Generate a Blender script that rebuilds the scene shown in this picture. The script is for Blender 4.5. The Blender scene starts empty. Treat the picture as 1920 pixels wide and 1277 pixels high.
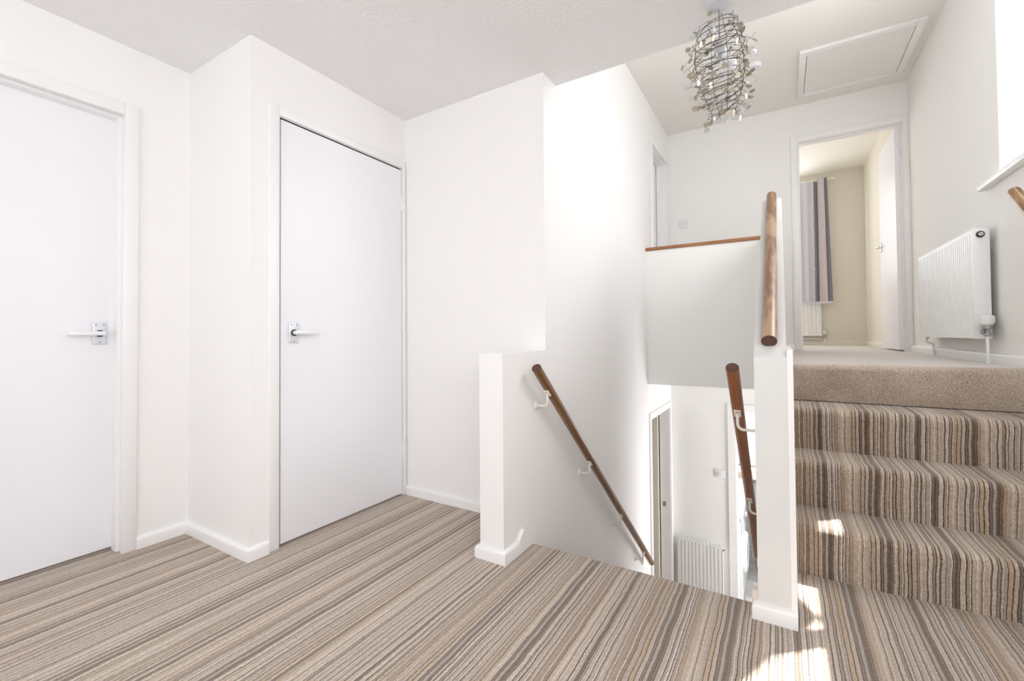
import bpy, bmesh, math, random
from mathutils import Vector, Matrix
PI = math.pi
scene = bpy.context.scene
COL = scene.collection

# ------------------------------------------------------------------ camera
F, CX, CY, YAW, PITCH, ROLL, HC = 831.6044, 960.0, 613.3474, 0.5465, 0.0188, -0.0080, 0.9624
fwd = Vector((-math.sin(YAW)*math.cos(PITCH), math.cos(YAW)*math.cos(PITCH), math.sin(PITCH)))
rt0 = Vector((math.cos(YAW), math.sin(YAW), 0)); up0 = rt0.cross(fwd)
rt = rt0*math.cos(ROLL)+up0*math.sin(ROLL); up = -rt0*math.sin(ROLL)+up0*math.cos(ROLL)
cam_d = bpy.data.cameras.new('camera'); cam = bpy.data.objects.new('camera', cam_d); COL.objects.link(cam)
m4 = Matrix((rt, up, -fwd)).transposed().to_4x4(); m4.translation = Vector((0, 0, HC)); cam.matrix_world = m4
cam_d.sensor_width = 36.0; cam_d.lens = F*36.0/1920.0
cam_d.shift_y = (CY-638.5)/1920.0
cam_d.clip_start = 0.02; cam_d.clip_end = 200
scene.camera = cam

# ------------------------------------------------------------------ light
scene.view_settings.view_transform = 'Standard'; scene.view_settings.look = 'None'
scene.view_settings.gamma = 1.0; scene.view_settings.use_curve_mapping = False
scene.view_settings.exposure = 0.27
scene.cycles.max_bounces = 14; scene.cycles.diffuse_bounces = 8
scene.cycles.glossy_bounces = 4; scene.cycles.transparent_max_bounces = 16
scene.cycles.caustics_reflective = False; scene.cycles.caustics_refractive = False
scene.cycles.sample_clamp_indirect = 6.0
W = bpy.data.worlds.new('world'); scene.world = W; W.use_nodes = True
W.node_tree.nodes['Background'].inputs[0].default_value = (0.93, 0.97, 1.0, 1)
W.node_tree.nodes['Background'].inputs[1].default_value = 1.6

SUN_DIR = Vector((-0.465, -0.42, -1.0)).normalized()
def lamp(name, typ, loc, direction, **kw):
    d = bpy.data.lights.new(name, typ)
    for k, v in kw.items(): setattr(d, k, v)
    o = bpy.data.objects.new(name, d); COL.objects.link(o); o.location = loc
    o.rotation_euler = Vector(direction).to_track_quat('-Z', 'Y').to_euler()
    return o
lamp('sun', 'SUN', (3, 3, 6), SUN_DIR, energy=22.0, angle=0.009, color=(1.0, 0.97, 0.92))
DAY = (0.965, 0.97, 1.0)
lamp('daylight_landing_window', 'AREA', (1.13, 2.67, 2.34), (-0.8, 0.05, -0.42), energy=22, shape='RECTANGLE', size=0.9, size_y=1.15, color=DAY)
lamp('added_fill_rear', 'AREA', (-0.7, -1.36, 1.35), (0, 1, 0.0), energy=13.5, shape='RECTANGLE', size=2.4, size_y=1.5, color=DAY)  # added fill light behind the camera, at an invented window
lamp('added_fill_side', 'AREA', (1.12, -0.35, 1.52), (-1, 0.45, -0.03), energy=18, shape='RECTANGLE', size=1.35, size_y=1.1, color=DAY)  # added fill light from the right, at an invented window
lamp('daylight_bedroom_window', 'AREA', (-0.35, 7.22, 2.3), (0, -1, -0.1), energy=15, shape='RECTANGLE', size=1.1, size_y=1.2, color=DAY)
lamp('daylight_kitchen_window', 'AREA', (0.1, 7.12, -0.2), (0, -1, -0.1), energy=20, shape='RECTANGLE', size=1.2, size_y=1.0, color=DAY)
lamp('added_fill_hall', 'AREA', (0.9, 4.4, -0.7), (-1, 0, 0), energy=26, shape='RECTANGLE', size=0.7, size_y=1.6, color=DAY)  # added fill to brighten the lower hall; no door stands here

# ------------------------------------------------------------------ dimensions (metres; camera stands over the origin)
XL, XD, XH, XS, XR = -2.5434, -1.9828, -1.139, -1.0175, 0.9395
YJ, YC, YHW, YCE, YG, YW = 1.0589, 1.996, 1.5922, 2.1452, 4.9142, 3.957
XP0, XP1, YP, ZP = -0.084, 0.0115, 1.7308, 0.8827
H, H2, ZHW = 2.3023, 3.0941, 0.8863
U, R = 0.8, 0.2
LOW = -1.8
YREAR = -1.3
SLOPE = 0.879
WT_Y, WT_Z = 2.95, 1.735      # where the balustrade's sloping top turns level

# ------------------------------------------------------------------ materials
def srgb(r, g, b):
    f = lambda c: (c/255/12.92) if c/255 <= 0.04045 else ((c/255+0.055)/1.055)**2.4
    return (f(r), f(g), f(b), 1)
def newmat(name):
    m = bpy.data.materials.new(name); m.use_nodes = True
    nt = m.node_tree; return m, nt, nt.nodes, nt.links, nt.nodes['Principled BSDF']
def N(nodes, t, **kw):
    n = nodes.new(t)
    for k, v in kw.items(): setattr(n, k, v)
    return n
def plain(name, col, rough=0.5, metal=0.0, var=0.03, vscale=4.0, bump=0.0, bscale=200.0, spec=0.5, bdist=0.002):
    m, nt, nd, lk, p = newmat(name)
    tc = N(nd, 'ShaderNodeTexCoord')
    nz = N(nd, 'ShaderNodeTexNoise'); nz.inputs['Scale'].default_value = vscale; nz.inputs['Detail'].default_value = 4
    lk.new(tc.outputs['Object'], nz.inputs['Vector'])
    mx = N(nd, 'ShaderNodeMix', data_type='RGBA')
    c = Vector(col[:3])
    mx.inputs[6].default_value = (*[max(0, v*(1-var)) for v in c], 1); mx.inputs[7].default_value = (*[min(1, v*(1+var)) for v in c], 1)
    lk.new(nz.outputs[0], mx.inputs[0]); lk.new(mx.outputs[2], p.inputs['Base Color'])
    p.inputs['Roughness'].default_value = rough; p.inputs['Metallic'].default_value = metal
    p.inputs['Specular IOR Level'].default_value = spec
    if bump:
        b = N(nd, 'ShaderNodeTexNoise'); b.inputs['Scale'].default_value = bscale; b.inputs['Detail'].default_value = 3
        lk.new(tc.outputs['Object'], b.inputs['Vector'])
        bp = N(nd, 'ShaderNodeBump'); bp.inputs['Strength'].default_value = bump; bp.inputs['Distance'].default_value = bdist
        lk.new(b.outputs[0], bp.inputs['Height']); lk.new(bp.outputs[0], p.inputs['Normal'])
    return m
M = {}
M['wall'] = plain('wall_paint', (0.875, 0.865, 0.86), 0.75, var=0.012, vscale=1.5, bump=0.12, bscale=90, spec=0.25)
M['upper'] = plain('upper_wall_paint', (0.865, 0.858, 0.838), 0.75, var=0.015, vscale=1.5, bump=0.12, bscale=90, spec=0.25)
M['cream'] = plain('cream_wall_paint', (0.77, 0.74, 0.67), 0.75, var=0.03, vscale=2.0, bump=0.12, bscale=90, spec=0.25)
M['gloss'] = plain('white_gloss_paint', (0.87, 0.865, 0.865), 0.35, var=0.015, vscale=6, bump=0.05, bscale=60)
M['door'] = plain('door_paint', (0.85, 0.85, 0.885), 0.38, var=0.012, vscale=2.5, bump=0.04, bscale=40)
M['pcap'] = plain('shade_greyed_paint', (0.715, 0.71, 0.695), 0.5, var=0.04, vscale=9, bump=0.1, bscale=60)  # base colour greyed to stand for dimmer light on the balustrade front
M['ceil'] = plain('stippled_ceiling_paint', (0.84, 0.835, 0.835), 0.85, var=0.015, vscale=3, bump=0.7, bscale=75, spec=0.15, bdist=0.006)
M['ceil2'] = plain('smooth_ceiling_paint', (0.85, 0.84, 0.80), 0.85, var=0.01, vscale=3, bump=0.1, bscale=85, spec=0.15)
M['rad'] = plain('radiator_enamel', (0.85, 0.86, 0.86), 0.42, var=0.01)
M['metal'] = plain('brushed_aluminium', (0.74, 0.77, 0.82), 0.4, metal=0.4, var=0.05, vscale=60)
M['lever'] = plain('white_anodised_lever', (0.84, 0.85, 0.88), 0.3, metal=0.1, var=0.02)
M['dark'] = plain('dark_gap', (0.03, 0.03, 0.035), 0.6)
M['chrome'] = plain('grey_valve_metal', (0.42, 0.43, 0.43), 0.35, metal=0.7, var=0.08, vscale=40)
M['black'] = plain('black_plastic', (0.03, 0.032, 0.035), 0.4)
M['bracket'] = plain('cream_bracket_paint', (0.82, 0.78, 0.71), 0.4, var=0.04, vscale=30)
M['plastic'] = plain('white_plastic', (0.78, 0.78, 0.81), 0.3, var=0.01)
M['wire'] = plain('bronze_wire', (0.13, 0.12, 0.105), 0.4, metal=0.5, var=0.2, vscale=60)
M['bead'] = plain('dark_bead', (0.10, 0.09, 0.07), 0.35, metal=0.3, var=0.3, vscale=80)
M['disc'] = plain('pearly_disc', (0.42, 0.37, 0.29), 0.28, metal=0.45, var=0.25, vscale=30)
M['disc2'] = plain('silver_disc', (0.72, 0.73, 0.74), 0.22, metal=0.6, var=0.1, vscale=30)
M['bulb'] = plain('opal_bulb', (0.90, 0.91, 0.93), 0.2, var=0.01)
M['cap'] = plain('lamp_holder_grey', (0.55, 0.56, 0.57), 0.4)
M['rose'] = plain('ceiling_rose_plastic', (0.62, 0.64, 0.67), 0.4)
M['machine'] = plain('appliance_enamel', (0.84, 0.86, 0.89), 0.25, var=0.01)
M['machine_grey'] = plain('appliance_grey', (0.45, 0.48, 0.52), 0.25)
M['worktop'] = plain('grey_worktop', (0.55, 0.54, 0.53), 0.4, var=0.1, vscale=25)
M['wtedge'] = plain('brown_worktop', (0.36, 0.28, 0.22), 0.4, var=0.15, vscale=20)
M['cabinet'] = plain('white_cabinet', (0.82, 0.83, 0.85), 0.35)
M['brown'] = plain('beige_end_grain', (0.72, 0.66, 0.58), 0.6, var=0.06, vscale=30)

def wood(name, light, dark, angle=0.0, rough=0.35, wear=None):
    m, nt, nd, lk, p = newmat(name)
    tc = N(nd, 'ShaderNodeTexCoord'); mp = N(nd, 'ShaderNodeMapping'); mp.inputs['Rotation'].default_value = (angle, 0, 0)
    lk.new(tc.outputs['Object'], mp.inputs['Vector'])
    m2 = N(nd, 'ShaderNodeMapping'); m2.inputs['Scale'].default_value = (70, 2.2, 70); lk.new(mp.outputs[0], m2.inputs['Vector'])
    nz = N(nd, 'ShaderNodeTexNoise'); nz.inputs['Scale'].default_value = 1.0; nz.inputs['Detail'].default_value = 6; nz.inputs['Distortion'].default_value = 0.4
    lk.new(m2.outputs[0], nz.inputs['Vector'])
    rp = N(nd, 'ShaderNodeValToRGB'); rp.color_ramp.elements[0].position = 0.32; rp.color_ramp.elements[1].position = 0.68
    rp.color_ramp.elements[0].color = dark; rp.color_ramp.elements[1].color = light
    lk.new(nz.outputs[0], rp.inputs[0]); out = rp.outputs[0]
    if wear:
        m3 = N(nd, 'ShaderNodeMapping'); m3.inputs['Scale'].default_value = (22, 5, 22); lk.new(mp.outputs[0], m3.inputs['Vector'])
        n2 = N(nd, 'ShaderNodeTexNoise'); n2.inputs['Scale'].default_value = 1.0; n2.inputs['Detail'].default_value = 5; lk.new(m3.outputs[0], n2.inputs['Vector'])
        r2 = N(nd, 'ShaderNodeValToRGB'); r2.color_ramp.elements[0].position = 0.45; r2.color_ramp.elements[1].position = 0.62
        lk.new(n2.outputs[0], r2.inputs[0])
        mx = N(nd, 'ShaderNodeMix', data_type='RGBA'); lk.new(r2.outputs[0], mx.inputs[0]); lk.new(out, mx.inputs[6]); mx.inputs[7].default_value = wear
        out = mx.outputs[2]
    lk.new(out, p.inputs['Base Color']); p.inputs['Roughness'].default_value = rough
    p.inputs['Coat Weight'].default_value = 0.25; p.inputs['Coat Roughness'].default_value = 0.2
    return m
A_DN = math.atan(SLOPE)
A_UP = -math.atan((WT_Z-ZP)/(WT_Y-YP))
M['rail_dark'] = wood('dark_varnished_pine', srgb(138, 100, 66), srgb(92, 60, 36), A_DN)
M['rail_red'] = wood('red_brown_varnished_pine', srgb(160, 96, 52), srgb(116, 64, 32), A_DN)
M['rail_worn'] = wood('worn_varnished_pine', srgb(138, 102, 70), srgb(96, 66, 42), A_UP, wear=srgb(168, 138, 108))
M['rail_worn2'] = wood('worn_honey_pine', srgb(152, 112, 68), srgb(108, 74, 42), A_UP, wear=srgb(186, 152, 110))
M['end'] = plain('stained_end_grain', srgb(86, 54, 46), 0.45, var=0.15, vscale=60)
m_cap, nt_, nd_, lk_, p_ = newmat('pine_capping')
tc_ = N(nd_, 'ShaderNodeTexCoord'); mp_ = N(nd_, 'ShaderNodeMapping'); mp_.inputs['Scale'].default_value = (2.5, 60, 90); lk_.new(tc_.outputs['Object'], mp_.inputs['Vector'])
nz_ = N(nd_, 'ShaderNodeTexNoise'); nz_.inputs['Scale'].default_value = 1.0; nz_.inputs['Detail'].default_value = 6; lk_.new(mp_.outputs[0], nz_.inputs['Vector'])
rp_ = N(nd_, 'ShaderNodeValToRGB'); rp_.color_ramp.elements[0].position = 0.35; rp_.color_ramp.elements[1].position = 0.65
rp_.color_ramp.elements[0].color = srgb(132, 84, 50); rp_.color_ramp.elements[1].color = srgb(172, 118, 78)
lk_.new(nz_.outputs[0], rp_.inputs[0]); lk_.new(rp_.outputs[0], p_.inputs['Base Color']); p_.inputs['Roughness'].default_value = 0.4
M['capwood'] = m_cap

def carpet_striped(name):
    m, nt, nd, lk, p = newmat(name)
    rnd = random.Random(11)
    tc = N(nd, 'ShaderNodeTexCoord'); sx = N(nd, 'ShaderNodeSeparateXYZ'); lk.new(tc.outputs['Object'], sx.inputs[0])
    wob = N(nd, 'ShaderNodeTexNoise'); wob.inputs['Scale'].default_value = 130; wob.inputs['Detail'].default_value = 4; lk.new(tc.outputs['Object'], wob.inputs['Vector'])
    def math_(op, a, b=None, c=None):
        n = N(nd, 'ShaderNodeMath', operation=op)
        for i, v in enumerate((a, b, c)):
            if v is None: continue
            if isinstance(v, (int, float)): n.inputs[i].default_value = v
            else: lk.new(v, n.inputs[i])
        return n.outputs[0]
    wob2 = N(nd, 'ShaderNodeTexNoise'); wob2.inputs['Scale'].default_value = 9; wob2.inputs['Detail'].default_value = 1; lk.new(tc.outputs['Object'], wob2.inputs['Vector'])
    x = math_('ADD', sx.outputs[0], math_('MULTIPLY', math_('SUBTRACT', wob.outputs[0], 0.5), 0.0042))
    x = math_('ADD', x, math_('MULTIPLY', math_('SUBTRACT', wob2.outputs[0], 0.5), 0.009))
    x = math_('ADD', x, 20.0)
    # plain yarn bands edged by one or two narrow dark or pale rows, in two runs of different length
    bands = [(176, 154, 134), (162, 134, 102), (184, 165, 146), (142, 112, 80), (122, 100, 82), (152, 127, 100), (172, 156, 142), (104, 80, 58), (178, 149, 112), (160, 137, 117), (190, 175, 159)]
    bw = [6, 4, 6, 2.4, 2.0, 5, 4, 1.5, 3, 6, 4]
    dark = [(58, 45, 38), (76, 58, 45), (54, 46, 44), (84, 64, 48)]; pale = [(212, 200, 187), (204, 194, 186)]
    def ramp(period, seed):
        rr = random.Random(seed)
        fr = math_('FRACT', math_('DIVIDE', x, period))
        rp = N(nd, 'ShaderNodeValToRGB'); rp.color_ramp.interpolation = 'CONSTANT'
        ws = []; last = None
        while len(ws) < 30:
            c = rr.choices(range(len(bands)), bw)[0]
            if c == last: continue
            last = c; ws.append((bands[c], rr.uniform(5, 9) if c in (4, 7) else rr.uniform(6, 15)))
            k = rr.random()
            if k < 0.40: ws.append((rr.choice(dark), rr.uniform(1.8, 3.6)))
            elif k < 0.60: ws.append((rr.choice(pale), rr.uniform(2, 4)))
            elif k < 0.82: ws += [(rr.choice(pale), rr.uniform(2, 3.2)), (rr.choice(dark), rr.uniform(2, 4))]
        ws = ws[:31]
        tot = sum(w for _, w in ws); pos = 0; els = rp.color_ramp.elements
        els.remove(els[1])
        for i, (c, w) in enumerate(ws):
            e = els[0] if i == 0 else els.new(pos)
            e.position = pos; e.color = srgb(*c); pos += w/tot
        lk.new(fr, rp.inputs[0]); return rp.outputs[0]
    c1 = ramp(0.160, 5); c2 = ramp(0.177, 9)
    sel = N(nd, 'ShaderNodeTexNoise', noise_dimensions='1D'); sel.inputs['Scale'].default_value = 14; sel.inputs['Detail'].default_value = 1; lk.new(x, sel.inputs['W'])
    gt = math_('GREATER_THAN', sel.outputs[0], 0.5)
    mx = N(nd, 'ShaderNodeMix', data_type='RGBA'); lk.new(gt, mx.inputs[0]); lk.new(c1, mx.inputs[6]); lk.new(c2, mx.inputs[7])
    # yarn rows and tuft mottling
    row = N(nd, 'ShaderNodeTexNoise', noise_dimensions='1D'); row.inputs['Scale'].default_value = 150; row.inputs['Detail'].default_value = 2; lk.new(x, row.inputs['W'])
    tuft = N(nd, 'ShaderNodeTexNoise'); tuft.inputs['Scale'].default_value = 230; tuft.inputs['Detail'].default_value = 3; tuft.inputs['Roughness'].default_value = 0.75; lk.new(tc.outputs['Object'], tuft.inputs['Vector'])
    big = N(nd, 'ShaderNodeTexNoise'); big.inputs['Scale'].default_value = 3.0; big.inputs['Detail'].default_value = 3; lk.new(tc.outputs['Object'], big.inputs['Vector'])
    clump = N(nd, 'ShaderNodeTexNoise'); clump.inputs['Scale'].default_value = 85; clump.inputs['Detail'].default_value = 2; lk.new(tc.outputs['Object'], clump.inputs['Vector'])
    v = math_('ADD', math_('MULTIPLY', clump.outputs[0], 0.7), math_('ADD', math_('MULTIPLY', row.outputs[0], 0.35), math_('ADD', math_('MULTIPLY', tuft.outputs[0], 2.0), math_('MULTIPLY', big.outputs[0], 0.25))))
    v = math_('ADD', v, -0.52)
    hs = N(nd, 'ShaderNodeHueSaturation'); hs.inputs['Saturation'].default_value = 0.82; lk.new(v, hs.inputs['Value']); lk.new(mx.outputs[2], hs.inputs['Color'])
    lk.new(hs.outputs[0], p.inputs['Base Color'])
    p.inputs['Roughness'].default_value = 0.95; p.inputs['Specular IOR Level'].default_value = 0.1
    p.inputs['Sheen Tint'].default_value = (1.0, 0.92, 0.84, 1); p.inputs['Sheen Weight'].default_value = 0.65; p.inputs['Sheen Roughness'].default_value = 0.5
    rib = math_('SINE', math_('MULTIPLY', x, 2*PI/0.0065))
    h = math_('ADD', math_('MULTIPLY', rib, 0.16), math_('ADD', math_('MULTIPLY', tuft.outputs[0], 1.6), math_('MULTIPLY', clump.outputs[0], 1.0)))
    bp = N(nd, 'ShaderNodeBump'); bp.inputs['Strength'].default_value = 0.75; bp.inputs['Distance'].default_value = 0.004
    lk.new(h, bp.inputs['Height']); lk.new(bp.outputs[0], p.inputs['Normal'])
    return m
M['carpet'] = carpet_striped('striped_carpet')
def carpet_plain(name, c0, c1):
    m, nt, nd, lk, p = newmat(name)
    tc = N(nd, 'ShaderNodeTexCoord')
    a = N(nd, 'ShaderNodeTexNoise'); a.inputs['Scale'].default_value = 190; a.inputs['Detail'].default_value = 4; lk.new(tc.outputs['Object'], a.inputs['Vector'])
    b = N(nd, 'ShaderNodeTexNoise'); b.inputs['Scale'].default_value = 5; b.inputs['Detail'].default_value = 3; lk.new(tc.outputs['Object'], b.inputs['Vector'])
    ad = N(nd, 'ShaderNodeMath', operation='MULTIPLY_ADD'); ad.inputs[1].default_value = 0.45; lk.new(b.outputs[0], ad.inputs[0]); lk.new(a.outputs[0], ad.inputs[2])
    rp = N(nd, 'ShaderNodeValToRGB'); rp.color_ramp.elements[0].position = 0.5; rp.color_ramp.elements[1].position = 0.95
    rp.color_ramp.elements[0].color = c0; rp.color_ramp.elements[1].color = c1
    lk.new(ad.outputs[0], rp.inputs[0]); lk.new(rp.outputs[0], p.inputs['Base Color'])
    p.inputs['Roughness'].default_value = 0.95; p.inputs['Specular IOR Level'].default_value = 0.1
    p.inputs['Sheen Weight'].default_value = 0.9; p.inputs['Sheen Roughness'].default_value = 0.5
    bp = N(nd, 'ShaderNodeBump'); bp.inputs['Strength'].default_value = 0.7; bp.inputs['Distance'].default_value = 0.004
    lk.new(a.outputs[0], bp.inputs['Height']); lk.new(bp.outputs[0], p.inputs['Normal'])
    return m
M['carpet2'] = carpet_plain('plain_beige_carpet', srgb(146, 128, 112), srgb(212, 198, 184))
m_gl, nt_, nd_, lk_, p_ = newmat('window_glass')
tr_ = N(nd_, 'ShaderNodeBsdfTransparent'); gs_ = N(nd_, 'ShaderNodeBsdfGlossy'); gs_.inputs['Roughness'].default_value = 0.02
ms_ = N(nd_, 'ShaderNodeMixShader'); ms_.inputs[0].default_value = 0.04; lk_.new(tr_.outputs[0], ms_.inputs[1]); lk_.new(gs_.outputs[0], ms_.inputs[2])
lk_.new(ms_.outputs[0], nd_['Material Output'].inputs['Surface'])
M['glass'] = m_gl
m_pl, nt_, nd_, lk_, p_ = newmat('laminate_board')
oi_ = N(nd_, 'ShaderNodeObjectInfo'); tc_ = N(nd_, 'ShaderNodeTexCoord'); mp_ = N(nd_, 'ShaderNodeMapping'); mp_.inputs['Scale'].default_value = (3, 40, 40)
lk_.new(tc_.outputs['Object'], mp_.inputs['Vector']); nz_ = N(nd_, 'ShaderNodeTexNoise'); nz_.inputs['Scale'].default_value = 1; nz_.inputs['Detail'].default_value = 5; lk_.new(mp_.outputs[0], nz_.inputs['Vector'])
ad_ = N(nd_, 'ShaderNodeMath', operation='MULTIPLY_ADD'); ad_.inputs[1].default_value = 0.35; lk_.new(oi_.outputs['Random'], ad_.inputs[0]); lk_.new(nz_.outputs[0], ad_.inputs[2])
rp_ = N(nd_, 'ShaderNodeValToRGB'); rp_.color_ramp.elements[0].position = 0.4; rp_.color_ramp.elements[1].position = 0.95
rp_.color_ramp.elements[0].color = srgb(150, 148, 142); rp_.color_ramp.elements[1].color = srgb(206, 208, 208)
lk_.new(ad_.outputs[0], rp_.inputs[0]); lk_.new(rp_.outputs[0], p_.inputs['Base Color']); p_.inputs['Roughness'].default_value = 0.35
M['board'] = m_pl
# curtain: grey cloth, one pale-pink fold, small stars
m_cu, nt_, nd_, lk_, p_ = newmat('grey_curtain_cloth')
tc_ = N(nd_, 'ShaderNodeTexCoord'); nz_ = N(nd_, 'ShaderNodeTexNoise'); nz_.inputs['Scale'].default_value = 300; lk_.new(tc_.outputs['Object'], nz_.inputs['Vector'])
rp_ = N(nd_, 'ShaderNodeValToRGB'); rp_.color_ramp.elements[0].color = srgb(120, 122, 132); rp_.color_ramp.elements[1].color = srgb(142, 144, 154)
lk_.new(nz_.outputs[0], rp_.inputs[0]); lk_.new(rp_.outputs[0], p_.inputs['Base Color']); p_.inputs['Roughness'].default_value = 0.9
M['curtain'] = m_cu
M['curtain_pink'] = plain('pink_curtain_cloth', srgb(196, 188, 192), 0.9, var=0.03, vscale=40)
M['curtain_pale'] = plain('pale_curtain_cloth', srgb(206, 205, 216), 0.9, var=0.03, vscale=40)
M['star'] = plain('star_print', (0.85, 0.82, 0.83), 0.8)
M['star_pink'] = plain('pink_star_print', srgb(186, 140, 148), 0.8)

# ------------------------------------------------------------------ mesh helpers
class MB:
    def __init__(s): s.v = []; s.f = []
    def add(s, vs, fs):
        n = len(s.v); s.v += [tuple(v) for v in vs]; s.f += [tuple(i+n for i in f) for f in fs]; return s
    def box(s, x0, x1, y0, y1, z0, z1, bev=0.0, seg=2):
        if bev <= 0:
            return s.add([(x, y, z) for x in (x0, x1) for y in (y0, y1) for z in (z0, z1)],
                         [(0, 1, 3, 2), (4, 6, 7, 5), (0, 4, 5, 1), (2, 3, 7, 6), (0, 2, 6, 4), (1, 5, 7, 3)])
        bm = bmesh.new(); bmesh.ops.create_cube(bm, size=1)
        for v in bm.verts: v.co = Vector(((x0+x1)/2+v.co.x*(x1-x0), (y0+y1)/2+v.co.y*(y1-y0), (z0+z1)/2+v.co.z*(z1-z0)))
        bmesh.ops.bevel(bm, geom=list(bm.edges), offset=bev, segments=seg, affect='EDGES', profile=0.5)
        bm.verts.index_update(); s.add([v.co[:] for v in bm.verts], [[v.index for v in f.verts] for f in bm.faces]); bm.free(); return s
    def prism(s, poly, axis, a, b):
        # poly: 2-D outline; axis 'X': (y,z), 'Y': (x,z), 'Z': (x,y)
        mk = {'X': lambda p, t: (t, p[0], p[1]), 'Y': lambda p, t: (p[0], t, p[1]), 'Z': lambda p, t: (p[0], p[1], t)}[axis]
        n = len(poly); vs = [mk(p, a) for p in poly]+[mk(p, b) for p in poly]
        fs = [tuple(range(n-1, -1, -1)), tuple(range(n, 2*n))]+[(i, (i+1) % n, n+(i+1) % n, n+i) for i in range(n)]
        return s.add(vs, fs)
    def tube(s, path, r, seg=12, cap=True, rf=None):
        path = [Vector(p) for p in path]; n = len(path); vs = []; fs = []
        t = (path[1]-path[0]).normalized(); ref = Vector((0, 0, 1)) if abs(t.z) < 0.9 else Vector((1, 0, 0))
        u = t.cross(ref).normalized()
        for i, p in enumerate(path):
            t = (path[min(i+1, n-1)]-path[max(i-1, 0)]).normalized(); u = (u-t*u.dot(t)).normalized(); w = t.cross(u)
            rr = rf(i/(n-1)) if rf else r
            for k in range(seg):
                a = 2*PI*k/seg; vs.append(p+(u*math.cos(a)+w*math.sin(a))*rr)
        for i in range(n-1):
            for k in range(seg):
                a, b = i*seg+k, i*seg+(k+1) % seg; fs.append((a, b, b+seg, a+seg))
        if cap: fs += [tuple(range(seg-1, -1, -1)), tuple(range((n-1)*seg, n*seg))]
        return s.add(vs, fs)
    def sweep(s, prof, p0, p1, uax, wax, cap=True):
        p0, p1, uax, wax = map(Vector, (p0, p1, uax, wax)); n = len(prof)
        vs = [p0+uax*a+wax*b for a, b in prof]+[p1+uax*a+wax*b for a, b in prof]
        fs = [(i, (i+1) % n, n+(i+1) % n, n+i) for i in range(n)]
        if cap: fs += [tuple(range(n-1, -1, -1)), tuple(range(n, 2*n))]
        return s.add(vs, fs)
    def lathe(s, prof, origin, axis, seg=24):
        # prof: (radius, along axis)
        o = Vector(origin); ax = Vector(axis).normalized(); ref = Vector((0, 0, 1)) if abs(ax.z) < 0.9 else Vector((1, 0, 0))
        u = ax.cross(ref).normalized(); w = ax.cross(u); vs = []; fs = []; n = len(prof)
        for r, h in prof:
            for k in range(seg):
                a = 2*PI*k/seg; vs.append(o+ax*h+(u*math.cos(a)+w*math.sin(a))*max(r, 1e-5))
        for i in range(n-1):
            for k in range(seg):
                a, b = i*seg+k, i*seg+(k+1) % seg; fs.append((a, b, b+seg, a+seg))
        fs += [tuple(range(seg-1, -1, -1)), tuple(range((n-1)*seg, n*seg))]
        return s.add(vs, fs)
    def skirt(s, pts, z, prof, side=1):
        # skirting board along a plan polyline, mitred; side +1: the room lies left of the walking direction
        P = [Vector((p[0], p[1])) for p in pts]; n = len(P); rings = []
        nor = []
        for i in range(n-1):
            d = (P[i+1]-P[i]).normalized(); nor.append(Vector((-d.y, d.x))*side)
        for i in range(n):
            if i == 0: m = nor[0]
            elif i == n-1: m = nor[-1]
            else:
                m = (nor[i-1]+nor[i]); m = m/max(1e-6, m.dot(nor[i]))
            rings.append([(P[i].x+m.x*d, P[i].y+m.y*d, z+h) for d, h in prof])
        k = len(prof); vs = [v for r_ in rings for v in r_]; fs = []
        for i in range(n-1):
            for j in range(k): fs.append((i*k+j, i*k+(j+1) % k, (i+1)*k+(j+1) % k, (i+1)*k+j))
        fs += [tuple(range(k-1, -1, -1)), tuple(range((n-1)*k, n*k))]
        return s.add(vs, fs)

def fix_normals(me):
    bm = bmesh.new(); bm.from_mesh(me); bmesh.ops.recalc_face_normals(bm, faces=bm.faces); bm.to_mesh(me); bm.free()
def obj(name, mb, mat, parent=None, smooth=False, origin=None):
    org = Vector(origin) if origin is not None else (wloc(parent) if parent is not None else Vector((0, 0, 0)))
    me = bpy.data.meshes.new(name); me.from_pydata([tuple(Vector(v)-org) for v in mb.v], [], mb.f); me.update(); fix_normals(me)
    me.materials.append(mat)
    if smooth:
        me.polygons.foreach_set('use_smooth', [True]*len(me.polygons)); me.set_sharp_from_angle(angle=math.radians(smooth if smooth is not True else 40))
    o = bpy.data.objects.new(name, me); COL.objects.link(o)
    if parent is not None:
        o.parent = parent; o.location = org-wloc(parent)
    else: o.location = org
    return o
def wloc(o):
    v = Vector((0, 0, 0))
    while o is not None: v += o.location; o = o.parent
    return v
def tag(o, label, cat, group=None):
    o['label'] = label; o['category'] = cat
    if group: o['group'] = group
    return o
def thing(name, loc, label, cat, group=None):
    o = bpy.data.objects.new(name, None); COL.objects.link(o); o.location = loc; o.empty_display_size = 0.1
    return tag(o, label, cat, group)
def struct(name, mb, mat, parent=None, smooth=False):
    o = obj(name, mb, mat, parent, smooth)
    if parent is None: o['kind'] = 'structure'
    return o
def wall_boxes(mb, axis, plane0, plane1, a0, a1, z0, z1, holes):
    # a wall slab with rectangular holes [(a0,a1,z0,z1)], sorted along a, not overlapping
    def b(p, q, c, d):
        if q-p < 1e-4 or d-c < 1e-4: return
        if axis == 'X': mb.box(plane0, plane1, p, q, c, d)
        else: mb.box(p, q, plane0, plane1, c, d)
    cur = a0
    for h in sorted(holes):
        b(cur, h[0], z0, z1); b(h[0], h[1], z0, max(z0, h[2])); b(h[0], h[1], min(z1, h[3]), z1); cur = h[1]
    b(cur, a1, z0, z1); return mb
SK = [(0, 0), (0.018, 0), (0.018, 0.040), (0.0165, 0.046), (0.012, 0.051), (0.005, 0.054), (0, 0.055)]

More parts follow.
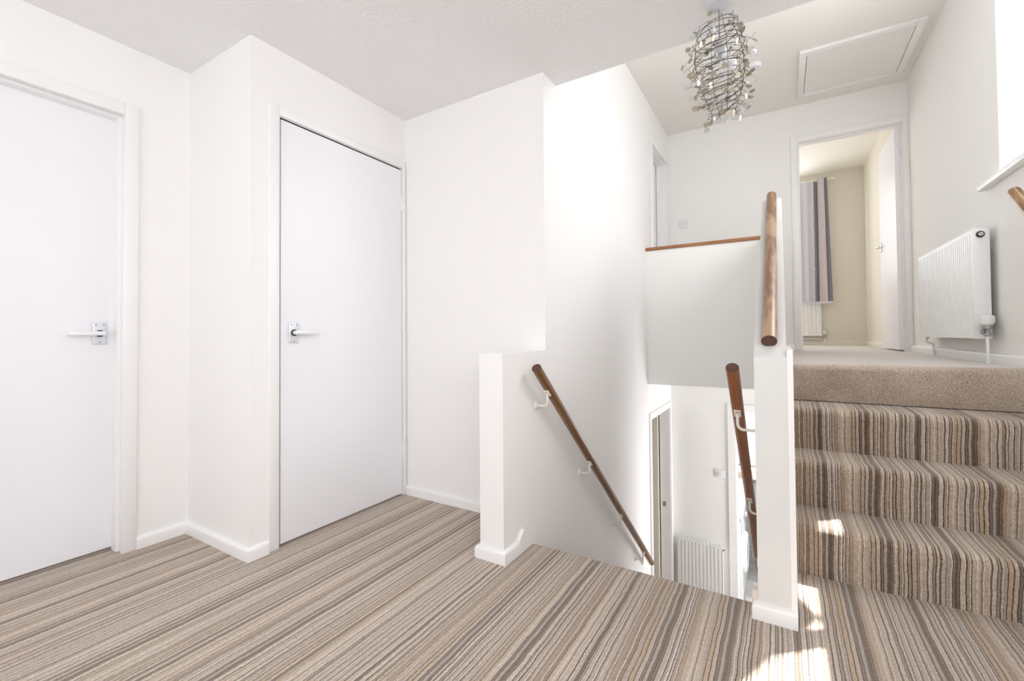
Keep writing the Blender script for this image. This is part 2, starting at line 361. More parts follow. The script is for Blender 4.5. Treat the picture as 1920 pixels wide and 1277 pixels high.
# ------------------------------------------------------------------ floors
def round_nose(y_edge, z_top, r, back, bottom, under=0.0, n=7):
    # (y,z) outline of a slab whose -y... edge is rounded; material runs from y_edge to y=back
    s = 1 if back > y_edge else -1
    pts = [(back, z_top)]
    for i in range(n+1):
        a = PI/2*i/n
        pts.append((y_edge+s*r-s*r*math.sin(a), z_top-r+r*math.cos(a)))
    pts += [(y_edge+s*under, bottom), (back, bottom)]
    return pts
fl = MB()
fl.prism([(XL-0.14, YREAR), (XL-0.14, YJ), (XD, YJ), (XD-0.12, YJ), (XD-0.12, YC), (XH, YC), (XH, 1.70), (XP0, 1.70), (XP0, 1.70), (XR, 1.70), (XR, YREAR)], 'Z', -0.2, 0.0)
fl.v = []; fl.f = []
fl.box(XL-0.14, XR, YREAR, 1.70, -0.2, 0)
fl.box(XD-0.12, XH, 1.70, YC, -0.2, 0)
fl.box(XP0, XR, 1.70, 2.20, -0.2, 0)
fl.prism(round_nose(1.838, 0.0, 0.03, 1.70, -0.2), 'X', XS, XP0)
struct('floor', fl, M['carpet'], smooth=50)
fu = MB()
fu.prism(round_nose(2.822, U, 0.034, 3.2, U-R+0.004, under=0.028), 'X', XP1, XR)
fu.box(XP1, XR, 3.2, YG+0.1, 0.60, U)
fu.box(XS, XP1, YW+0.1, YG+0.1, 0.60, U)
fu.box(-1.2, XR, YG+0.1, 7.2, 0.60, U)
struct('floor_upper', fu, M['carpet2'], smooth=50)
struct('floor_hall', MB().box(XS-1.2, XR, 1.8, YG, LOW-0.1, LOW), M['carpet'])

# ------------------------------------------------------------------ walls
w = MB(); wall_boxes(w, 'X', XL-0.14, XL, YREAR, YJ+0.1, 0, H, [(0.01, 0.828, 0, 2.013)])
struct('wall_left', w, M['wall'])
w = MB(); w.box(XL, XD, YJ, YJ+0.10, 0, H)
wall_boxes(w, 'X', XD-0.10, XD, YJ+0.10, YC+0.1, 0, H, [(1.175, 1.981, 0, 2.010)])
struct('wall_closet', w, M['wall'])
struct('wall_back', MB().box(XD, XS-0.10, YC, YC+0.1, 0, H), M['wall'])
w = MB()
wall_boxes(w, 'X', XS-0.1, XS, YC, YG, LOW, 0.66, [(4.03, 4.84, LOW, 0.215)])
wall_boxes(w, 'X', XS-0.1, XS, YC, YG, 0.66, H2, [(4.21, 4.84, 0.66, 2.775)])
struct('wall_stairwell', w, M['wall'])
struct('wall_half', MB().box(XH, XS, YHW, YC, LOW, ZHW), M['wall'])
bal = MB()
bal.prism([(YP, LOW), (YP, ZP), (WT_Y, WT_Z), (YW+0.10, WT_Z), (YW+0.10, 0.525), (3.85, 0.525), (3.85, LOW)], 'X', XP0, XP1)
struct('wall_balustrade', bal, M['pcap'])
struct('wall_balcony', MB().box(XS, XP0, YW, YW+0.10, 0.525, 1.700), M['upper'])
w = MB(); wall_boxes(w, 'Y', YG, YG+0.10, XS-0.1, XR, 0.66, H2, [(0.132, 0.922, 0.66, 2.765)])
wall_boxes(w, 'Y', YG, YG+0.10, XS-0.1, XR, LOW, 0.66, [(-0.425, 0.36, LOW, 0.215)])
struct('wall_far', w, M['upper'])
w = MB(); wall_boxes(w, 'X', XR, XR+0.2, YREAR, YG+0.1, LOW, H2+0.1, [(-1.05, 0.35, 0.95, 2.10), (2.20, 3.136, 1.715, 2.93)])
struct('wall_right', w, M['upper'])
w = MB(); wall_boxes(w, 'Y', YREAR-0.15, YREAR, XL-0.14, XR+0.2, 0, H, [(-1.95, 0.55, 0.6, 2.15)])
struct('wall_rear', w, M['wall'])
# rooms beyond
w = MB(); wall_boxes(w, 'Y', 7.2, 7.35, -1.2, XR, U-0.2, H2, [(-0.95, 0.262, 1.52, 2.85)])
struct('wall_bedroom_far', w, M['cream'])
struct('wall_bedroom_right', MB().box(0.928, XR+0.2, YG+0.1, 7.35, U-0.2, H2), M['cream'])
struct('wall_bedroom_left', MB().box(-1.3, -1.2, YG+0.1, 7.35, U-0.2, H2), M['cream'])
w = MB(); wall_boxes(w, 'Y', 7.1, 7.25, -1.2, 1.2, LOW, 0.5, [(-0.52, 0.75, -0.76, 0.32)])
struct('wall_kitchen_far', w, M['wall'])
struct('wall_kitchen_left', MB().box(-1.2, -1.02, YG+0.1, 7.1, LOW, 0.5), M['wall'])
struct('wall_kitchen_right', MB().box(1.2, 1.3, YG+0.1, 7.25, LOW, 0.5), M['wall'])
w = MB(); w.box(-2.3, -2.2, 3.7, 5.05, LOW, 0.6); w.box(-2.2, XS-0.1, 3.7, 3.8, LOW, 0.6); w.box(-2.2, XS-0.1, 4.95, 5.05, LOW, 0.6)
struct('wall_cloakroom', w, M['cream'])
struct('wall_closet_inner', MB().box(XD-0.7, XD-0.62, YJ+0.1, YC+0.1, 0, H).box(XL-0.75, XL-0.65, -0.3, 1.0, 0, H).box(XL-0.65, XL-0.14, -0.3, -0.2, 0, H).box(XL-0.65, XL-0.14, 0.9, 1.0, 0, H), M['cream'])
struct('wall_upper_inner', MB().box(-1.6, -1.5, 4.0, 5.05, 0.66, H2).box(-1.5, XS-0.1, 4.0, 4.1, 0.66, H2).box(-1.5, XS-0.1, 4.95, 5.05, 0.66, H2), M['cream'])

# ------------------------------------------------------------------ ceilings
struct('ceiling', MB().box(XL-0.8, XR, YREAR-0.15, YCE, H, H2+0.1), M['ceil'])
struct('ceiling_upper', MB().box(XS-0.7, XR, YCE, YG+0.1, H2, H2+0.1), M['ceil2'])
struct('ceiling_bedroom', MB().box(-1.3, XR+0.2, YG+0.1, 7.35, H2, H2+0.1), M['ceil2'])
struct('ceiling_hall', MB().box(XS, XR, YW+0.10, YG, 0.525, 0.60), M['upper'])
struct('ceiling_kitchen', MB().box(-1.2, 1.3, YG+0.1, 7.25, 0.5, 0.60), M['ceil2'])
struct('ceiling_cloakroom', MB().box(-2.3, XS-0.1, 3.7, 5.05, 0.6, 0.66), M['ceil2'])
struct('sun_blocker', MB().prism([(XR+0.2, 2.34), (1.278, 2.642), (1.475, 3.073), (1.40, 3.22), (1.40, 7.4), (XR+0.2, 7.4)], 'Z', 2.96, 3.12), M['gloss'])  # unseen slab added outside, outlined to trim the sun patch

# ------------------------------------------------------------------ skirting boards and trims
def base(name, pts, z, side, mat='gloss', smooth=50):
    return struct(name, MB().skirt(pts, z, SK, side), M[mat], smooth=smooth)
base('baseboard_left', [(XL, 0.849), (XL, YJ), (XD, YJ), (XD, 1.137)], 0, -1)
base('baseboard_back', [(XD, 1.990), (XD, YC), (XH, YC), (XH, YHW), (XS, YHW), (XS, 1.700)], 0, -1)
base('baseboard_balustrade', [(XP0, 1.765), (XP0, YP), (XP1+0.018, YP)], 0, -1)
base('baseboard_right', [(XR, YG), (XR, 2.86)], U, -1)
base('baseboard_far', [(XS, YG), (0.099, YG)], U, -1)
base('baseboard_bedroom', [(-1.2, 7.2), (0.928, 7.2), (0.928, YG+0.2)], U, -1, 'cream')
# stair strings on both sides of the descending flight
def string_poly(y0, zt): return [(y0, -0.05), (y0, 0.055), (y0+0.035, zt), (y0+0.045, zt), (3.9, zt-SLOPE*(3.9-y0-0.045)), (3.9, zt-SLOPE*(3.9-y0-0.045)-0.28), (y0+0.25, -0.30), (y0+0.1, -0.2)]
struct('trim_1', MB().prism(string_poly(1.700, 0.088), 'X', XS, XS+0.016), M['gloss'])
struct('trim_2', MB().prism([(y, z) for y, z in string_poly(1.765, 0.080)], 'X', XP0-0.018, XP0), M['gloss'])
tb = MB().box(XP0-0.0185, XP0, 1.735, 1.765, 0.054, 0.086)
struct('trim_3', tb, M['brown'])
# upright board on the stair side of the balustrade end
struct('trim_4', MB().box(XP1, XP1+0.0185, YP-0.004, 2.10, 0.0, 0.909, 0.002), M['gloss'])
# timber capping on the balcony wall
struct('trim_5', MB().box(XS, XP0, YW-0.012, YW+0.112, 1.697, 1.724, 0.003), M['capwood'])

# ------------------------------------------------------------------ doors
def handle(door, plane_x, y, z, dirn, name='door_handle'):
    # plate on a face with normal +X; lever points along Y * dirn
    hw, hh, t = 0.0235, 0.0485, 0.008
    bm = MB().box(plane_x, plane_x+t, y-hw, y+hw, z-hh, z+hh, 0.0035, 3)
    pl = obj(name, bm, M['metal'], door, smooth=50, origin=(plane_x, y, z))
    obj('boss', MB().lathe([(0.0155, t-0.001), (0.0155, t+0.0035), (0.012, t+0.004)], (plane_x, y, z), (1, 0, 0)), M['black'], pl, smooth=50)
    nk = MB().lathe([(0.0095, t), (0.0095, 0.040)], (plane_x, y, z), (1, 0, 0), 20)
    obj('spindle', nk, M['lever'], pl, smooth=50)
    sec = MB()
    # flat lever: rounded rectangular bar with a hooked return at its tip
    x0, x1 = plane_x+0.034, plane_x+0.046
    pts = [(-0.013, 0), (0.075, 0.0), (0.104, 0.0)]
    sec.box(x0, x1, min(y-0.013*dirn, y+0.110*dirn), max(y-0.013*dirn, y+0.110*dirn), z-0.0095, z+0.0095, 0.004, 3)
    a, b = y+0.098*dirn, y+0.110*dirn
    sec.box(plane_x+0.020, x0+0.006, min(a, b), max(a, b), z-0.0095, z+0.0095, 0.003, 2)
    obj('lever', sec, M['lever'], pl, smooth=50)
    for dy, dz in ((-0.0135, 0.038), (0.0135, 0.038), (0, -0.0385)):
        obj('screw', MB().lathe([(0.0038, t-0.001), (0.0038, t+0.0008), (0.002, t+0.0014)], (plane_x, y+dy, z+dz), (1, 0, 0), 10), M['chrome'], pl, smooth=50)
    return pl
def hinge(parent, x, y, z, hh=0.038):
    h = MB().tube([(x, y, z-hh), (x, y, z+hh)], 0.0055, 10)
    for k in (-0.5, 0, 0.5): h.lathe([(0.0062, -0.0008), (0.0062, 0.0008)], (x, y, z+k*hh), (0, 0, 1), 10)
    return obj('hinge', h, M['gloss'], parent, smooth=50)
# door 1: recessed in the left wall
lx = XL-0.09
d1 = obj('door_1', MB().box(lx-0.038, lx, 0.030, 0.8005, 0.013, 1.985, 0.001, 1), M['door'], origin=(lx, 0.41, 0)); d1['kind'] = 'structure'
obj('lining', MB().box(XL-0.14, XL, 0.803, 0.828, 0, 2.013).box(XL-0.14, XL, 0.01, 0.027, 0, 2.013).box(XL-0.14, XL, 0.027, 0.803, 1.988, 2.013), M['gloss'], d1)
obj('stop', MB().box(lx+0.001, XL-0.04, 0.7905, 0.803, 0, 1.988, 0.001, 1).box(lx+0.001, XL-0.04, 0.027, 0.7905, 1.9745, 1.988, 0.001, 1), M['gloss'], d1)
def arch_X(parent, x, y0, y1, zi, wL, wR, wT, z0=0.0, th=0.013, dirn=1):
    mb = MB(); xa, xb = (x, x+th) if dirn > 0 else (x-th, x)
    if wL: mb.box(xa, xb, y0-wL, y0, z0, zi+wT, 0.003, 2)
    if wR: mb.box(xa, xb, y1, y1+wR, z0, zi+wT, 0.003, 2)
    mb.box(xa, xb, y0, y1, zi, zi+wT, 0.003, 2)
    return obj('architrave', mb, M['gloss'], parent, smooth=50)
arch_X(d1, XL, 0.035, 0.7955, 1.979, 0.054, 0.054, 0.057)
handle(d1, lx, 0.742, 0.986, -1)
# door 2: flush in the closet wall
d2 = obj('door_2', MB().box(XD-0.036, XD+0.002, 1.1965, 1.9610, 0.013, 1.981, 0.001, 1), M['door'], origin=(XD, 1.58, 0)); d2['kind'] = 'structure'
obj('lining', MB().box(XD-0.10, XD, 1.175, 1.1925, 0, 2.010).box(XD-0.10, XD, 1.9645, 1.981, 0, 2.010).box(XD-0.10, XD, 1.1925, 1.9645, 1.9895, 2.010), M['gloss'], d2)
obj('gap_shade', MB().box(XD-0.098, XD-0.003, 1.1955, 1.9625, 1.9882, 1.9894).box(XD-0.098, XD-0.004, 1.1926, 1.1934, 0.0, 1.9882), M['dark'], d2)  # dark strips colour in the shade along the head and left gap
arch_X(d2, XD, 1.186, 1.967, 1.992, 0.049, 0.022, 0.044)
handle(d2, XD+0.002, 1.2575, 0.984, 1)
hinge(d2, XD+0.004, 1.9635, 1.772); hinge(d2, XD+0.004, 1.9635, 0.277)
# door 3: open into the bedroom, hinged on its right
d3 = obj('door_3', MB().box(0.856, 0.893, YG+0.055, YG+0.055+0.735, U+0.012, 2.735, 0.001, 1), M['door'], origin=(0.893, YG+0.06, U)); d3['kind'] = 'structure'
obj('lining', MB().box(0.132, 0.157, YG, YG+0.1, U, 2.765).box(0.897, 0.922, YG, YG+0.1, U, 2.765).box(0.157, 0.897, YG, YG+0.1, 2.740, 2.765), M['gloss'], d3)
obj('stop', MB().box(0.157, 0.167, YG+0.03, YG+0.055, U, 2.740, 0.001, 1).box(0.887, 0.897, YG+0.03, YG+0.055, U, 2.740, 0.001, 1).box(0.167, 0.887, YG+0.03, YG+0.055, 2.728, 2.740, 0.001, 1), M['gloss'], d3)
mb = MB().box(0.097, 0.150, YG-0.013, YG, U, 2.808, 0.003, 2).box(0.902, XR, YG-0.013, YG, U, 2.808, 0.003, 2).box(0.150, 0.902, YG-0.013, YG, 2.748, 2.808, 0.003, 2)
obj('architrave', mb, M['gloss'], d3, smooth=50)
for zz in (1.02, 2.50):
    obj('hinge', MB().tube([(0.896, YG+0.05, zz-0.038), (0.896, YG+0.05, zz+0.038)], 0.0055, 10).box(0.891, 0.8975, YG+0.012, YG+0.05, zz-0.036, zz+0.036), M['metal'], d3, smooth=50)
hb = MB().box(0.849, 0.856, 5.625, 5.672, 1.755, 1.852, 0.003, 2)
hp = obj('door_handle', hb, M['metal'], d3, smooth=50)
obj('lever', MB().box(0.812, 0.824, 5.535, 5.661, 1.792, 1.812, 0.004, 2).lathe([(0.009, 0), (0.009, 0.032)], (0.850, 5.649, 1.802), (-1, 0, 0), 14), M['lever'], hp, smooth=50)
# door 4: upper landing, closed, in the stairwell wall
d4 = obj('door_4', MB().box(XS-0.14, XS-0.102, 4.235, 4.815, U+0.01, 2.745, 0.001, 1), M['door'], origin=(XS-0.1, 4.5, U)); d4['kind'] = 'structure'
obj('lining', MB().box(XS-0.1, XS, 4.21, 4.232, U, 2.775).box(XS-0.1, XS, 4.818, 4.84, U, 2.775).box(XS-0.1, XS, 4.232, 4.818, 2.750, 2.775), M['gloss'], d4)
obj('stop', MB().box(XS-0.098, XS-0.055, 4.806, 4.818, U, 2.75, 0.001, 1).box(XS-0.098, XS-0.055, 4.232, 4.806, 2.738, 2.75, 0.001, 1), M['gloss'], d4)
arch_X(d4, XS, 4.226, 4.824, 2.756, 0.052, 0.060, 0.060, z0=U)
# door 5: lower hall, ajar into the cloakroom, hinged on its far side
d5 = obj('door_5', MB().box(-1.88, XS-0.112, 4.775, 4.812, LOW+0.01, 0.19, 0.001, 1), M['cream'], origin=(XS-0.11, 4.81, LOW)); d5['kind'] = 'structure'
obj('lining', MB().box(XS-0.1, XS, 4.03, 4.055, LOW, 0.215).box(XS-0.1, XS, 4.815, 4.84, LOW, 0.215).box(XS-0.1, XS, 4.055, 4.815, 0.192, 0.215), M['gloss'], d5)
arch_X(d5, XS, 4.048, 4.822, 0.198, 0.055, 0.060, 0.060, z0=LOW)
hb = MB().box(-1.83, -1.785, 4.768, 4.776, -0.85, -0.75, 0.002, 2)
hp = obj('door_handle', hb, M['metal'], d5)
obj('strike_plate', MB().box(XS-0.075, XS-0.045, 4.812, 4.816, -0.835, -0.785), M['chrome'], d5)
# kitchen doorway lining and casing, no leaf in sight
k0, k1 = -0.400, 0.335
kt = MB().box(k0-0.025, k0, YG, YG+0.1, LOW, 0.215).box(k1, k1+0.025, YG, YG+0.1, LOW, 0.215).box(k0, k1, YG, YG+0.1, 0.190, 0.215)
kt.box(k0-0.080, k0-0.006, YG-0.014, YG, LOW, 0.262, 0.003, 2).box(k1+0.006, k1+0.08, YG-0.014, YG, LOW, 0.262, 0.003, 2).box(k0-0.006, k1+0.006, YG-0.014, YG, 0.197, 0.262, 0.003, 2)
struct('trim_6', kt, M['gloss'])

# ------------------------------------------------------------------ windows
def window_X(name, x, y0, y1, z0, z1, bars):
    mb = MB(); a, b, f = x, x+0.05, 0.045
    mb.box(a, b, y0, y1, z0, z0+f, 0.004).box(a, b, y0, y1, z1-f, z1, 0.004).box(a, b, y0, y0+f, z0+f, z1-f, 0.004).box(a, b, y1-f, y1, z0+f, z1-f, 0.004)
    for yb in bars: mb.box(a, b, yb-0.035, yb+0.035, z0+f, z1-f, 0.004)
    o = struct(name, mb, M['gloss'], smooth=50)
    ed = [y0+f]+[q for yb in bars for q in (yb-0.035, yb+0.035)]+[y1-f]
    for i in range(0, len(ed), 2): obj('pane', MB().box(x+0.02, x+0.026, ed[i], ed[i+1], z0+f, z1-f), M['glass'], o)
    return o
def window_Y(name, y, x0, x1, z0, z1, bars):
    mb = MB(); a, b, f = y, y+0.05, 0.045
    mb.box(x0, x1, a, b, z0, z0+f, 0.004).box(x0, x1, a, b, z1-f, z1, 0.004).box(x0, x0+f, a, b, z0+f, z1-f, 0.004).box(x1-f, x1, a, b, z0+f, z1-f, 0.004)
    for xb in bars: mb.box(xb-0.03, xb+0.03, a, b, z0+f, z1-f, 0.004)
    o = struct(name, mb, M['gloss'], smooth=50)
    ed = [x0+f]+[q for xb in bars for q in (xb-0.03, xb+0.03)]+[x1-f]
    for i in range(0, len(ed), 2): obj('pane', MB().box(ed[i], ed[i+1], y+0.02, y+0.026, z0+f, z1-f), M['glass'], o)
    return o
w1 = window_X('window_1', XR+0.13, 2.20, 3.136, 1.735, 2.93, [2.62])
obj('sill', MB().box(XR-0.040, XR+0.0, 2.06, 3.300, 1.706, 1.735, 0.004, 3).box(XR, XR+0.13, 2.20, 3.136, 1.715, 1.735), M['gloss'], w1, smooth=50)
window_X('added_window_side', XR+0.13, -1.05, 0.35, 0.95, 2.10, [-0.35])  # invented window out of view, added for the side fill light
window_Y('added_window_rear', YREAR-0.10, -1.95, 0.55, 0.6, 2.15, [-0.7])  # invented window behind the camera, added for the rear fill light
window_Y('window_3', 7.16, -0.52, 0.75, -0.76, 0.32, [-0.455, 0.1])
window_Y('window_4', 7.28, -0.95, 0.262, 1.52, 2.85, [-0.35])

# ------------------------------------------------------------------ stairs
st = thing('staircase', ((XP1+XR)/2, 2.132, 0), 'short flight of striped carpeted stairs climbing right of the white balustrade', 'stairs')
YS = [2.132, 2.364, 2.601, 2.851]
for k in range(3):
    z1 = R*(k+1); y = YS[k]
    prof = [(YS[k+1]+0.01, z1)]
    r = 0.030; yn = y-0.020
    for i in range(9):
        a = PI/2*i/8; prof.append((yn+r-r*math.sin(a), z1-r+r*math.cos(a)))
    prof += [(yn+0.003, z1-0.055), (yn+0.012, z1-0.10), (y, z1-R+0.002), (y, z1-R), (YS[k+1]+0.01, z1-R)]
    obj('step', MB().prism(prof, 'X', XP1+0.0005, XR-0.002), M['carpet'], st, smooth=60)
obj('carcass', MB().box(XP1+0.0005, XR-0.002, 2.40, 2.60, 0, 0.2).box(XP1+0.0005, XR-0.002, 2.64, 2.85, 0, 0.4).box(XP1+0.0005, XR-0.002, 2.86, 3.2, 0.0, 0.6), M['pcap'], st)
st2 = thing('staircase', (-0.55, 1.84, LOW), 'striped carpeted stairs going down between two white walls behind the floor edge', 'stairs')
for k in range(1, 9):
    z1 = -R*k; y = 1.838+0.2275*(k-1)
    prof = [(y+0.2275, z1)]+[(y+0.2275+0.02-0.0-0.025+0.025*math.sin(PI/2*i/5), z1-0.025+0.025*math.cos(PI/2*i/5)) for i in range(6)]+[(y+0.2275, z1-R), (y-0.05, z1-R), (y-0.05, z1)]
    obj('step', MB().prism(prof, 'X', XS+0.018, XP0-0.02), M['carpet'], st2, smooth=60)

# ------------------------------------------------------------------ handrails
def ring(r, n=20, flat=None):
    return [(r*math.cos(2*PI*i/n), max(r*math.sin(2*PI*i/n), flat) if flat is not None else r*math.sin(2*PI*i/n)) for i in range(n)]
def rail(name, p0, p1, r, mat, label, flat=None, ends=(True, True), vertical_cut=True):
    p0, p1 = Vector(p0), Vector(p1); t = (p1-p0).normalized(); u = Vector((1, 0, 0)); w_ = u.cross(t)
    if w_.z < 0: w_ = -w_
    mb = MB().sweep(ring(r, 24, flat), p0, p1, u, w_)
    o = obj(name, mb, mat, smooth=50, origin=(p0+p1)/2)
    for e, p, s in ((ends[0], p0, -1), (ends[1], p1, 1)):
        if e: obj('end_grain', MB().sweep(ring(r-0.0008, 24, flat+0.0008 if flat is not None else None), p-t*0.001, p+t*s*0.0015, u, w_), M['end'], o, smooth=50)
    return o, t, w_
def bracket(o, x_wall, side, xr, y, zr, r, n=None):
    # side: +1 the wall is on the -X side of the rail. Rose on the wall, arm out and up to a saddle under the rail
    n = Vector(n); c = Vector((xr, y, zr)); s = c-n*(r+0.001)
    dz = -0.062
    wall = Vector((x_wall, s.y-0.0, s.z+dz))
    mb = MB().lathe([(0.020, 0), (0.020, 0.004), (0.014, 0.009), (0.007, 0.010)], wall, (side, 0, 0), 18)
    path = [wall+Vector((side*0.003, 0, 0)), wall+Vector((side*(abs(xr-x_wall)-0.022), 0, 0))]
    for i in range(1, 7):
        a = PI/2*i/6; path.append(Vector((x_wall+side*(abs(xr-x_wall)-0.022+0.022*math.sin(a)), wall.y, wall.z+0.022-0.022*math.cos(a))))
    path += [s-n*0.004]
    mb.tube(path, 0.0058, 12)
    b = obj('bracket', mb, M['bracket'], o, smooth=50)
    t = Vector((0, n.z, -n.y)); pl = MB()
    pl.add([s+Vector((dx, 0, 0))+t*dt+n*dn for dn in (-0.004, 0.002) for dx, dt in ((-0.012, -0.020), (0.012, -0.020), (0.012, 0.020), (-0.012, 0.020))],
           [(3, 2, 1, 0), (4, 5, 6, 7), (0, 1, 5, 4), (1, 2, 6, 5), (2, 3, 7, 6), (3, 0, 4, 7)])
    obj('saddle_plate', pl, M['bracket'], b)
    for q in (-0.013, 0.013):
        obj('screw', MB().lathe([(0.0032, 0), (0.0032, 0.0015), (0.001, 0.002)], s+t*q-n*0.004, -n, 8), M['chrome'], b, smooth=50)
rz = lambda y: 0.814-SLOPE*(y-1.781)
ZR0 = -0.012
xa = XS+0.062
r1, t1, n1 = rail('handrail', (xa, 1.781, rz(1.781)), (xa, 3.766, rz(3.766)), 0.0225, M['rail_dark'], '')
tag(r1, 'dark brown round handrail descending along the left stairwell wall behind the low half wall', 'handrail')
for y in (1.905, 2.43, 2.99, 3.53): bracket(r1, XS, 1, xa, y, rz(y), 0.0225, n1)
xb = -0.1525
r2, t2, n2 = rail('handrail', (xb, 1.751, 0.841), (xb, 3.766, 0.841-SLOPE*(3.766-1.751)), 0.0220, M['rail_red'], '')
tag(r2, 'reddish brown handrail descending beside the white balustrade end on its left', 'handrail')
for y in (1.945, 2.545, 3.2): bracket(r2, XP0, -1, xb, y, 0.841-SLOPE*(y-1.751), 0.0220, n2)
sl = (WT_Z-ZP)/(WT_Y-YP)
ph = 0.024*math.sqrt(1+sl*sl)
bx = -0.038
r3, t3, n3 = rail('handrail', (bx, 1.765, ZP+sl*(1.765-YP)+ph), (bx, 2.93, ZP+sl*(2.93-YP)+ph), 0.0245, M['rail_worn'], '', flat=-0.0195)
tag(r3, 'worn brown handrail fixed on top of the sloping white balustrade wall', 'handrail')
xr_ = XR-0.058
r4, t4, n4 = rail('handrail', (xr_, 2.80, 1.575), (xr_, 1.2, 1.575-0.83*1.6), 0.0225, M['rail_worn2'], '', ends=(False, True))
tag(r4, 'worn honey pine handrail end on the right wall just below the window sill', 'handrail')
obj('rounded_end', MB().lathe([(0.0225*math.cos(a), 0.012*math.sin(a)) for a in [PI/2*i/6 for i in range(7)]], (xr_, 2.80, 1.575), -t4, 24), M['rail_worn2'], r4, smooth=60)
for y in (2.45, 1.6): bracket(r4, XR, -1, xr_, y, 1.575-0.83*(2.80-y), 0.0225, n4)

# ------------------------------------------------------------------ radiators
def corrugated(axis, a0, a1, z0, z1, front, depth, pitch, sgn, rnd=0.25):
    # ribbed pressed panel; axis 'Y': panel runs along y with front plane x=front, grooves go depth towards sgn
    n = max(1, round((a1-a0)/pitch)); p = (a1-a0)/n; pts = []
    for i in range(n):
        s = a0+i*p
        pts += [(s+p*0.02, 0), (s+p*0.56, 0), (s+p*0.68, depth), (s+p*0.90, depth)]
    pts = [(a0, 0)]+pts+[(a1, 0)]
    zs = [(z0, 0), (z0+0.014, 0), (z0+0.030, 1), (z1-0.030, 1), (z1-0.014, 0), (z1, 0)]
    vs = []; fs = []; m = len(pts)
    for z, k in zs:
        for a, d in pts:
            c = front+sgn*d*k
            vs.append((c, a, z) if axis == 'Y' else (a, c, z))
    for j in range(len(zs)-1):
        for i in range(m-1): fs.append((j*m+i, j*m+i+1, (j+1)*m+i+1, (j+1)*m+i))
    return MB().add(vs, fs)
ra = thing('radiator', (XR-0.05, 3.72, U), 'white ribbed double radiator on the right wall of the upper landing', 'radiator')
y0, y1, z0, z1, xf = 3.20, 4.25, 0.928, 1.492, XR-0.0905
obj('panel', corrugated('Y', y0, y1, z0, z1, xf, 0.006, 0.0333, 1), M['rad'], ra, smooth=30)
obj('rear_panel', MB().box(XR-0.038, XR-0.030, y0, y1, z0, z1), M['rad'], ra)
for q in (y0-0.010, y1): obj('side_panel', MB().box(xf-0.001, XR-0.026, q, q+0.010, z0-0.002, z1, 0.003, 2), M['rad'], ra, smooth=50)
gr = MB().box(xf, xf+0.012, y0, y1, z1, z1+0.008, 0.003, 2).box(XR-0.038, XR-0.027, y0, y1, z1, z1+0.008, 0.003, 2)
for i in range(36):
    yy = y0+(y1-y0)*(i+0.5)/36; gr.box(xf+0.010, XR-0.036, yy-0.006, yy+0.006, z1+0.001, z1+0.006)
obj('top_grille', gr, M['rad'], ra)
for q in (3.45, 3.97): obj('wall_bracket', MB().box(XR-0.030, XR-0.001, q, q+0.03, 1.0, 1.45), M['rad'], ra)
pg = obj('air_vent', MB().lathe([(0.0165, 0), (0.0165, 0.006), (0.012, 0.010), (0.008, 0.010)], (0.878, y0-0.010, 1.463), (0, -1, 0), 18), M['black'], ra, smooth=50)
obj('bleed_plug', MB().lathe([(0.009, 0.009), (0.009, 0.013), (0.005, 0.0135), (0.003, 0.010)], (0.878, y0-0.010, 1.463), (0, -1, 0), 14), M['plastic'], pg, smooth=50)
vx, vy = 0.886, y0-0.042
vl = obj('valve', MB().lathe([(0.013, -0.045), (0.015, -0.042), (0.015, -0.028), (0.011, -0.026), (0.013, -0.012), (0.018, -0.008), (0.018, 0.0), (0.020, 0.004), (0.020, 0.012)], (vx, vy, 0.985), (0, 0, 1), 18)
         .tube([(vx, vy, 0.958), (vx, y0-0.008, 0.958)], 0.011, 12).lathe([(0.010, 0), (0.012, 0.004), (0.012, 0.010), (0.006, 0.012)], (vx-0.014, vy, 0.962), (-1, 0, 0), 12), M['chrome'], ra, smooth=50)
hd = MB().lathe([(0.021, 0), (0.024, 0.004), (0.025, 0.038), (0.023, 0.046), (0.012, 0.047)], (vx, vy, 0.998), (0, 0, 1), 24)
for i in range(20):
    a = 2*PI*i/20; c = Vector((vx+0.0255*math.cos(a), vy+0.0255*math.sin(a), 0))
    hd.tube([(c.x, c.y, 1.006), (c.x, c.y, 1.040)], 0.0019, 6)
obj('valve_head', hd, M['rad'], vl, smooth=50)
obj('pipe', MB().tube([(vx, vy, U), (vx, vy, 0.944)], 0.0065, 12), M['rad'], ra, smooth=50)
pp = [Vector((0.890, 4.262, 0.915)), Vector((0.890, 4.285, 0.905)), Vector((0.890, 4.290, 0.895)), Vector((0.900, 4.275, 0.885)), Vector((0.912, 4.235, 0.880)), Vector((0.914, 4.225, 0.870)), Vector((0.914, 4.222, U))]
obj('pipe', MB().tube(pp, 0.0065, 10), M['rad'], ra, smooth=50)
obj('tail_valve', MB().lathe([(0.011, -0.012), (0.011, 0.012)], (0.890, 4.262, 0.930), (0, 0, 1), 12).tube([(0.89, 4.258, 0.935), (0.89, 4.275, 0.935)], 0.010, 10), M['chrome'], ra, smooth=50)

